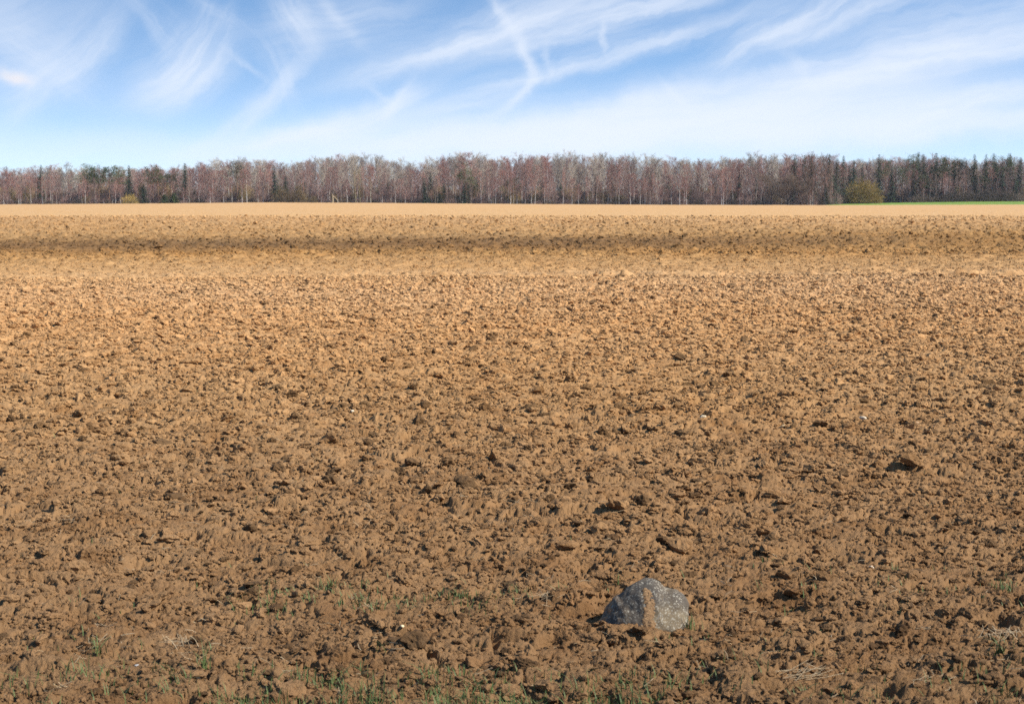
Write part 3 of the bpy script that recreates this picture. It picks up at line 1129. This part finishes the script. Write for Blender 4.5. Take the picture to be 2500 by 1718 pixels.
def oak(seed, H=16.0):
    r = random.Random(seed)
    TV, TF, CV, CF = [], [], [], []
    tube(TV, TF, Vector((0, 0, -.3)), Vector((.1, 0, H * .16)), .62, .5, 8)

    def grow(p, d, l, rad, lev):
        q = p
        dd_ = d
        for s in range(3):
            dd_ = (dd_ + rv(r, .22) + Vector((0, 0, .06))).normalized()
            q2 = q + dd_ * l / 3
            tube(TV if lev < 2 else CV, TF if lev < 2 else CF, q, q2, rad * (1 - s * .2), rad * (1 - (s + 1) * .2), 4 if lev < 2 else 3)
            if lev < 4:
                for _ in range(2 if lev else 1):
                    grow(q2, (dd_ + rv(r, .6) + Vector((0, 0, .15))).normalized(), l * r.uniform(.5, .72), rad * .5, lev + 1)
            q = q2
        if lev >= 3:
            for _ in range(3):
                spike(CV, CF, q, q + (dd_ + rv(r, .5)).normalized() * r.uniform(.4, .9), .022)
    for i in range(7):
        a = i * .9 + r.uniform(-.2, .2)
        grow(Vector((.1, 0, H * (.13 + .03 * (i % 2)))), Vector((math.cos(a), math.sin(a), r.uniform(.35, 1.2))).normalized(), H * r.uniform(.36, .5), .26, 0)
    return (TV, TF), (CV, CF)


def both(tr, cr, mt, mc, nm):
    return (mesh_from(nm + '_trunk', tr[0], tr[1], mt), mesh_from(nm + '_crown', cr[0], cr[1], mc))


KINDS = {}
KINDS['birch'] = [both(*bare_tree(10 + i, 18, .34, .22, 34, 15, .15, .65, .08), M_BIRCH, T_RED, 'birch') for i in range(6)]
KINDS['alder'] = [both(*bare_tree(30 + i, 18, .26, .21, 34, 15, .15, .5, .0), M_DARKBARK if i % 2 else M_GREYBARK, T_PURPLE, 'alder') for i in range(5)]
KINDS['aspen'] = [both(*bare_tree(50 + i, 18, .36, .25, 34, 17, .19, .6, .0), M_GREYBARK if i % 3 else M_BIRCH, T_GREY, 'aspen') for i in range(6)]
KINDS['young'] = [both(*bare_tree(70 + i, 12, .22, .20, 28, 12, .15, .9, .0, 0, 1.2, .024), (M_BIRCH, M_GREYBARK, M_BIRCH, M_DARKBARK)[i % 4], T_RED if i % 2 == 0 else T_PURPLE, 'sapling') for i in range(5)]
KINDS['dark'] = [both(*bare_tree(90 + i, 18, .18, .27, 34, 15, .26, .5, .0), M_DARKBARK, T_DARK, 'dark_tree') for i in range(3)]
KINDS['rust'] = [both(*bare_tree(95 + i, 18, .16, .27, 40, 17, .2, .6, .0), M_DARKBARK, T_RUST, 'rust_tree') for i in range(2)]
KINDS['spruce'] = [both(*spruce(110 + i, 18, .17 if i % 2 else .135), M_DARKBARK, N_SPRUCE, 'spruce') for i in range(4)]
KINDS['pine'] = [both(*pine(120 + i, 18), M_PINEBARK, N_PINE, 'pine') for i in range(4)]
KINDS['oak'] = [both(*oak(131, 16), M_DARKBARK, T_DARK, 'oak')]
KINDS['willow'] = [both(*dome_bush(141, 11, 8.0, 2000, .0, .035), M_DARKBARK, T_GOLD, 'willow')]
KINDS['goldbush'] = [both(*dome_bush(142, 5, 4.6, 700, .0, .03), M_DARKBARK, T_GOLD, 'golden_bush')]
KINDS['brownbush'] = [both(*dome_bush(143 + i, 7, 5, 900, .0, .03), M_DARKBARK, T_BROWN, 'brown_bush') for i in range(2)]
KINDS['thicket'] = [both(*dome_bush(147 + i, 6, 6, 900, .0, .03), M_DARKBARK, T_DARK if i else T_PURPLE, 'thicket') for i in range(2)]
KINDS['juniper'] = [both(*spruce(151 + i, 5, .32, .0), M_DARKBARK, N_JUNIPER, 'juniper') for i in range(2)]
KINDS['mossy'] = [both(*bare_tree(161, 18, .45, .16, 22, 9, .24, .8, .0), M_MOSSBARK, T_BROWN, 'mossy_tree')]
NATH = {'young': 12, 'oak': 16, 'willow': 11, 'goldbush': 5, 'brownbush': 7, 'thicket': 6, 'juniper': 5}
NAME = {'birch': 'birch_tree', 'alder': 'alder_tree', 'aspen': 'aspen_tree', 'young': 'young_tree', 'dark': 'broad_tree', 'rust': 'rusty_tree', 'spruce': 'spruce_tree', 'pine': 'pine_tree',
        'oak': 'oak_tree', 'willow': 'willow_tree', 'goldbush': 'bush', 'brownbush': 'bush', 'thicket': 'bush', 'juniper': 'juniper_bush', 'mossy': 'mossy_tree'}
ncount = {}


def back(X):
    """how much farther the wood starts behind the green strip"""
    return 86 * float(sstep(1985, 2100, np.float64(X)))


def plant(kind, X, Ytop, depth, label, cat, group=None, wide=1.0, var=None):
    y = 656 + depth + back(X)
    x, ztop = at_depth(X, Ytop, y)
    z0 = float(base_z(x, y)) - .12
    h = max(1.5, ztop - z0)
    i = ncount.get(kind, 0)
    ncount[kind] = i + 1
    tr, cr = KINDS[kind][(i if var is None else var) % len(KINDS[kind])]
    root = link(NAME[kind], None, None, (x, y, z0))
    s = h / NATH.get(kind, 18)
    k = wide * (.55 * s + .45)
    root.scale = (k, k, s)
    root.rotation_euler = (random.gauss(0, .015), random.gauss(0, .025), random.uniform(0, 6.28))
    tag(root, label, cat, group)
    link('trunk', tr, root)
    link('crown', cr, root)
    return root


TOPX = np.array([-150, 0, 60, 120, 170, 210, 260, 330, 380, 450, 560, 620, 640, 700, 750, 820, 870, 950, 1010, 1060, 1130, 1200, 1260, 1300, 1400, 1480, 1550, 1620, 1700, 1740, 1780, 1850, 1900, 1970, 2030, 2056, 2120, 2240, 2280, 2330, 2400, 2470, 2520, 2700])
TOPY = np.array([412, 412, 410, 404, 404, 408, 412, 408, 403, 404, 394, 392, 390, 405, 391, 385, 382, 390, 400, 389, 380, 385, 386, 381, 380, 385, 386, 389, 393, 396, 389, 382, 383, 381, 384, 393, 382, 381, 380, 384, 384, 383, 387, 387])
top = lambda X: float(np.interp(X, TOPX, TOPY) + np.interp(X, [0, 450, 520, 2040, 2120], [4, 4, 0, 0, 6]))
SECT = [(50, 'at the left edge of the wood'), (140, 'a little in from the left edge'), (300, 'left of the low golden bush'), (440, 'behind the low golden bush'), (640, 'right of the juniper pair'),
        (720, 'behind the olive-brown bushes'), (830, 'near the broken snag'), (940, 'around the mossy twin trunks'), (1030, 'just left of the dark field-edge spruces'), (1150, 'behind the dark field-edge spruces'), (1300, 'right of the dark field-edge spruces'), (1430, 'left of the blackish tree pair'),
        (1540, 'behind the blackish tree pair'), (1700, 'among the pale stems'), (1850, 'just left of the old oak'), (1960, 'behind the old oak'), (2050, 'left of the golden willow'), (2190, 'behind the golden willow'), (2270, 'where the meadow strip begins'), (2350, 'behind the dark meadow bushes'), (2440, 'behind the rightmost meadow bushes'), (9999, 'at the far right edge')]


def sect(X):
    return next(s for m, s in SECT if X < m)


LK = {'birch': ('bare reddish birch with pale trunk', 'birch'), 'alder': ('bare purple-brown alder', 'alder'), 'aspen': ('tall bare grey aspen', 'aspen'),
      'young': ('short slim young tree', 'young tree'), 'dark': ('broad dark bare tree', 'bare tree'), 'rust': ('rust-brown bare tree', 'bare tree'),
      'spruce': ('dark green spruce', 'spruce'), 'pine': ('green-crowned pine', 'pine'), 'thicket': ('low dark brushy bush', 'bush')}


def mass(kind, X, Yt, depth, **kw):
    a, c = LK[kind]
    w = sect(X)
    plant(kind, X, Yt, depth, a + ' ' + w, c, {'birch': 'birches', 'alder': 'alders', 'aspen': 'aspens', 'young': 'young trees', 'dark': 'broad dark trees', 'rust': 'rust-brown trees', 'spruce': 'spruces', 'pine': 'pines', 'thicket': 'brushy bushes'}[kind] + ' ' + w, **kw)


def grey(X):      # where grey aspens fill the skyline
    return np.interp(X, [0, 90, 110, 180, 200, 330, 540, 560, 620, 700, 780, 980, 1100, 1220, 1260, 1330, 1480, 1560, 1700, 1760, 1830, 1900, 1960, 2600], [.1, .1, .7, .7, .1, .3, .5, .9, .9, .5, .85, .85, .8, .7, .3, .6, .6, .85, .8, .3, .8, .7, .1, .1])


X = -130.0
while X < 2640:          # back row
    k = 'aspen' if random.random() < grey(X) else random.choice(('birch', 'birch', 'alder'))
    mass(k, X, top(X) + random.uniform(-4, 10), random.uniform(36, 60), wide=random.uniform(1.15, 1.8))
    X += random.uniform(13, 22)
X = -130.0
while X < 2640:          # middle row
    k = random.choice(('birch', 'birch', 'alder')) if random.random() > .35 * grey(X) else 'aspen'
    mass(k, X, top(X) + random.uniform(4, 34), random.uniform(18, 34), wide=random.uniform(.85, 1.4))
    X += random.uniform(12, 20)
X = -130.0
while X < 2640:          # front row, lower
    if not (2040 < X < 2190):
        k = random.choice(('young', 'young', 'young', 'birch'))
        mass(k, X, top(X) + random.uniform(22, 78), random.uniform(4, 15), wide=random.uniform(.8, 1.3))
    X += random.choice((5, 8, 12, 16, 24))

# conifers, placed as in the photograph (pixel of the tip); some low spruces stand in for shaded recesses
CON = [(94, 405, 's', 34), (212, 404, 'p', 34), (228, 407, 'p', 36), (240, 405, 'p', 33), (265, 407, 'p', 34), (290, 409, 'p', 36), (312, 407, 's', 35), (372, 406, 'p', 32), (386, 410, 'p', 33), (452, 401, 's', 36),
       (417, 420, 'p', 10), (350, 448, 's', 8), (578, 397, 'p', 34), (585, 452, 's', 12), (475, 462, 's', 12), (672, 401, 's', 12), (699, 430, 's', 10), (744, 442, 's', 14), (757, 446, 's', 16), (930, 432, 's', 22), (948, 436, 's', 24),
       (1037, 434, 's', 5), (1052, 420, 's', 16), (1065, 432, 's', 18), (1084, 446, 's', 7), (1072, 466, 's', 3), (1140, 411, 'p', 14), (1133, 446, 's', 5), (1152, 434, 'p', 10), (1132, 388, 'p', 40), (1247, 436, 'p', 10), (1254, 432, 'p', 12),
       (1324, 440, 's', 12), (1370, 444, 's', 10), (1590, 418, 's', 26), (1636, 421, 's', 28), (1702, 422, 's', 20), (1772, 436, 's', 18), (1803, 426, 's', 18), (1847, 433, 's', 16), (1890, 414, 's', 26), (1908, 410, 's', 26), (1875, 425, 's', 24),
       (1938, 379, 's', 42), (1967, 377, 's', 42), (1980, 379, 's', 44), (2028, 378, 's', 30), (2041, 389, 's', 28), (2060, 383, 's', 34), (2085, 394, 's', 20), (2106, 400, 's', 20), (2074, 402, 's', 18),
       (2146, 379, 's', 44), (2165, 383, 'p', 40), (2178, 408, 's', 14), (2205, 404, 'p', 16), (2228, 380, 'p', 40), (2246, 373, 's', 46), (2260, 378, 's', 44), (2283, 372, 's', 40), (2300, 388, 'p', 30), (2320, 378, 'p', 44),
       (2345, 389, 'p', 30), (2380, 379, 's', 44), (2405, 379, 's', 46), (2422, 384, 'p', 40), (2434, 377, 's', 46), (2452, 383, 'p', 42), (2469, 377, 's', 46), (2486, 386, 's', 40), (2400, 411, 'p', 8), (2252, 424, 'p', 6), (2230, 402, 's', 24),
       (2275, 398, 's', 30), (2330, 400, 's', 28), (2360, 396, 'p', 24), (2450, 405, 's', 22), (2480, 430, 's', 12), (2385, 430, 's', 16), (2018, 447, 's', 2)]
SPECIAL = {672: 'dark pointed spruce rising directly behind the brown bushes', 1037: 'dark narrow spruce at field edge, leftmost of the mid wood spruces', 1072: 'smallest dark spruce at field edge in mid wood',
           1133: 'dark slender spruce at field edge, rightmost of the mid wood spruces', 417: 'rounded green pine above the juniper clump', 350: 'small dark spruce just right of the low golden bush',
           2018: 'small dark spruce at field edge between the oak and golden willow', 2400: 'yellow-green pine standing forward over the green meadow strip', 1140: 'tall loose-crowned pine above the rightmost mid wood spruce',
           2283: 'tallest pointed spruce on the skyline at the right', 1967: 'pointed spruce tip on the skyline above the old oak'}
for X, Y, t, dp in CON:
    kd = 'spruce' if t == 's' else 'pine'
    if X in SPECIAL:
        plant(kd, X, Y, dp * .4 + 1, SPECIAL[X], kd, None, 1.45)
    else:
        sky_ = Y < top(X) + 4
        a = ('spruce tip on the skyline' if sky_ else 'dark spruce, some standing in for shade, among bare trees') if kd == 'spruce' else ('green pine crown on the skyline' if sky_ else 'green pine among bare trees')
        w = sect(X)
        plant(kd, X, Y - (4 if sky_ else 0), dp * .4 + 3 if sky_ or X > 2030 else dp + 10, (a + ' ' + w), kd, wide=1.4, group=(kd + (' tips on the skyline ' if sky_ else 's among bare trees ') + w))

# the ones that stand out
plant('goldbush', 318, 470, 1, 'low golden-brown dome-shaped bush at field edge, left part', 'bush', None, 1.05)
plant('juniper', 402, 474, 0, 'bushy green juniper, left one of the pair at field edge', 'juniper', None, 1.9)
plant('juniper', 424, 470, 1, 'bushy green juniper, right one of the pair at field edge', 'juniper', None, 1.9)
plant('brownbush', 690, 452, 1, 'taller rounded brown bush under the dark pointed spruce', 'bush', None, .85)
plant('brownbush', 728, 455, 0, 'wide olive-brown bush, right of the taller brown bush', 'bush', None, .95)
plant('brownbush', 765, 474, 0, 'lowest brown bush, rightmost of the three brown bushes', 'bush', None, .6)
plant('mossy', 868, 417, 3, 'left one of two moss-yellow trunks standing close together', 'tree', None, .8)
plant('mossy', 878, 415, 4, 'right one of two moss-yellow trunks standing close together', 'tree', None, .8)
plant('mossy', 905, 435, 4, 'single thinner mossy trunk right of the moss-yellow twin trunks', 'tree', None, .7)
plant('oak', 1925, 412, 0, 'old dark oak with low wide spreading limbs at field edge', 'oak', None, 1.15)
plant('dark', 1988, 405, -1, 'dark bare tree immediately right of the old oak', 'bare tree', None, 1.2)
plant('dark', 2044, 408, -1, 'dark bare tree touching left side of the golden willow', 'bare tree', None, 1.1)
plant('rust', 1972, 383, 2, 'tall rust-brown round-topped tree behind the old oak', 'bare tree', None, 1.4)
plant('rust', 2016, 385, 2, 'rust-brown tree between the old oak and golden willow', 'bare tree', None, 1.3)
plant('dark', 1455, 428, 8, 'blackish bare tree in mid wood, left one of two', 'bare tree', None, .8)
plant('dark', 1488, 433, 6, 'blackish forked bare tree in mid wood, right one of two', 'bare tree', None, .7)
plant('dark', 1622, 436, 6, 'slim blackish bare tree in the pale-stemmed stretch', 'bare tree', None, .6)
plant('dark', 960, 440, 5, 'dark low bare tree right of the mossy twin trunks', 'bare tree', None, .8)
plant('willow', 2108, 428, -20, 'golden willow with a big rounded crown at field edge', 'willow', None, 1.12)
plant('goldbush', 2140, 480, -26, 'small golden bush at the right foot of the golden willow', 'bush', None, .6)
for X, Y, s in ((2290, 476, .9), (2330, 462, 1.2), (2375, 460, 1.2), (2420, 455, 1.2), (2460, 462, 1.0), (2250, 470, 1.0)):
    mass('thicket', X, Y, -4 + random.uniform(0, 4), wide=s * 1.5, var=1)
for X in np.arange(-60, 2560, 36):
    if not (2040 < X < 2200):
        mass('thicket', float(X) + random.uniform(-8, 8), 484 + random.uniform(-8, 4), 8 + random.uniform(0, 6), wide=.8)
# broken snag
y = 657.0
x, z = at_depth(812, 474, y)
z0 = float(base_z(x, y)) - .12
V, Fc = [], []
tube(V, Fc, Vector((0, 0, -.2)), Vector((.1, 0, 2.2)), .38, .3, 6)
tube(V, Fc, Vector((.1, 0, 2.2)), Vector((-.15, 0, 3.9)), .3, .1, 6)
tube(V, Fc, Vector((.1, 0, 2.0)), Vector((.6, 0, 3.6)), .18, .05, 5)
snag = link('broken_snag', None, None, (x, y, z0))
tag(snag, 'pale broken tree stump with a fallen limb right of the brown bushes', 'snag')
link('trunk', mesh_from('snag_trunk', V, Fc, M_SNAG), snag)
V, Fc = [], []
tube(V, Fc, Vector((.6, -.1, 2.7)), Vector((1.7, -.2, 1.6)), .2, .16, 6)
tube(V, Fc, Vector((1.7, -.2, 1.6)), Vector((2.7, -.2, .05)), .16, .07, 6)
link('fallen_limb', mesh_from('fallen_limb', V, Fc, M_SNAG), snag)

# the depth of the wood behind, one mass
src = []
for kd, wts in (('aspen', 2), ('birch', 3), ('alder', 3)):
    for i in range(wts):
        tr, cr = KINDS[kd][i]
        tv = [v.co.copy() for v in tr.vertices] + [v.co.copy() for v in cr.vertices]
        tf = [tuple(p.vertices) for p in tr.polygons] + [tuple(a + len(tr.vertices) for a in p.vertices) for p in cr.polygons]
        mi = [0] * len(tr.polygons) + [1] * len(cr.polygons)
        src.append(mesh_from('wood', tv, tf, None, False, [tr.materials[0], cr.materials[0]], mi))
for kd in ('thicket', 'brownbush'):
    tr, cr = KINDS[kd][0]
    src.append(cr)
pts, scl, rot, idx = [], [], [], []
for i in range(700):
    X = -320 + 3140 * (i + random.random()) / 700
    y = 656 + back(X) + random.uniform(16, 70)
    x, zt = at_depth(X, random.uniform(446, 474), y)
    z0 = float(base_z(x, y)) - .15
    pts.append((x, y, z0))
    s = (zt - z0) / 6
    scl.append((.9, .9, s))
    rot.append((0, 0, random.uniform(0, 6.28)))
    idx.append(len(src) - 2 + (random.random() < .25))
for i in range(2600):
    X = random.uniform(-320, 2820)
    dp = 62 + 420 * random.random() ** 1.7
    y = 656 + back(X) + dp
    low = i % 3 == 0
    x, zt = at_depth(X, top(X) + (random.uniform(4, 30) if not low else random.uniform(50, 95)), y)
    z0 = float(base_z(x, y)) - .15
    s = (zt - z0) / 18
    pts.append((x, y, z0))
    scl.append((1.0, 1.0, s) if not low else (.75, .75, s))
    rot.append((0, 0, random.uniform(0, 6.28)))
    idx.append(random.randrange(len(src) - 2))
wood = scatter('deep_wood', src, pts, scl, rot, idx)
tag(wood, 'deep mass of bare trees behind the front rows of the wood', 'wood', kind='stuff')

# ------------------------------------------------------------------ thin haze
HAZE = 0.00006
if HAZE:
    bmv = [(sx * 4300, sy * 4300, sz_) for sz_ in (-14, 27) for sy in (-1, 1) for sx in (-1, 1)]
    hm = bpy.data.materials.new('haze')
    hm.use_nodes = True
    hb = NB(hm.node_tree)
    hb.n.clear()
    vol = hb.node('ShaderNodeVolumePrincipled')
    vol.inputs['Color'].default_value = (.86, .90, .97, 1)
    vol.inputs['Density'].default_value = HAZE
    ho = hb.node('ShaderNodeOutputMaterial')
    hb.l.new(vol.outputs[0], ho.inputs['Volume'])
    hz = link('haze', mesh_from('haze', bmv, [(0, 2, 3, 1), (4, 5, 7, 6), (0, 1, 5, 4), (2, 6, 7, 3), (0, 4, 6, 2), (1, 3, 7, 5)], hm))
    tag(hz, kind='stuff')
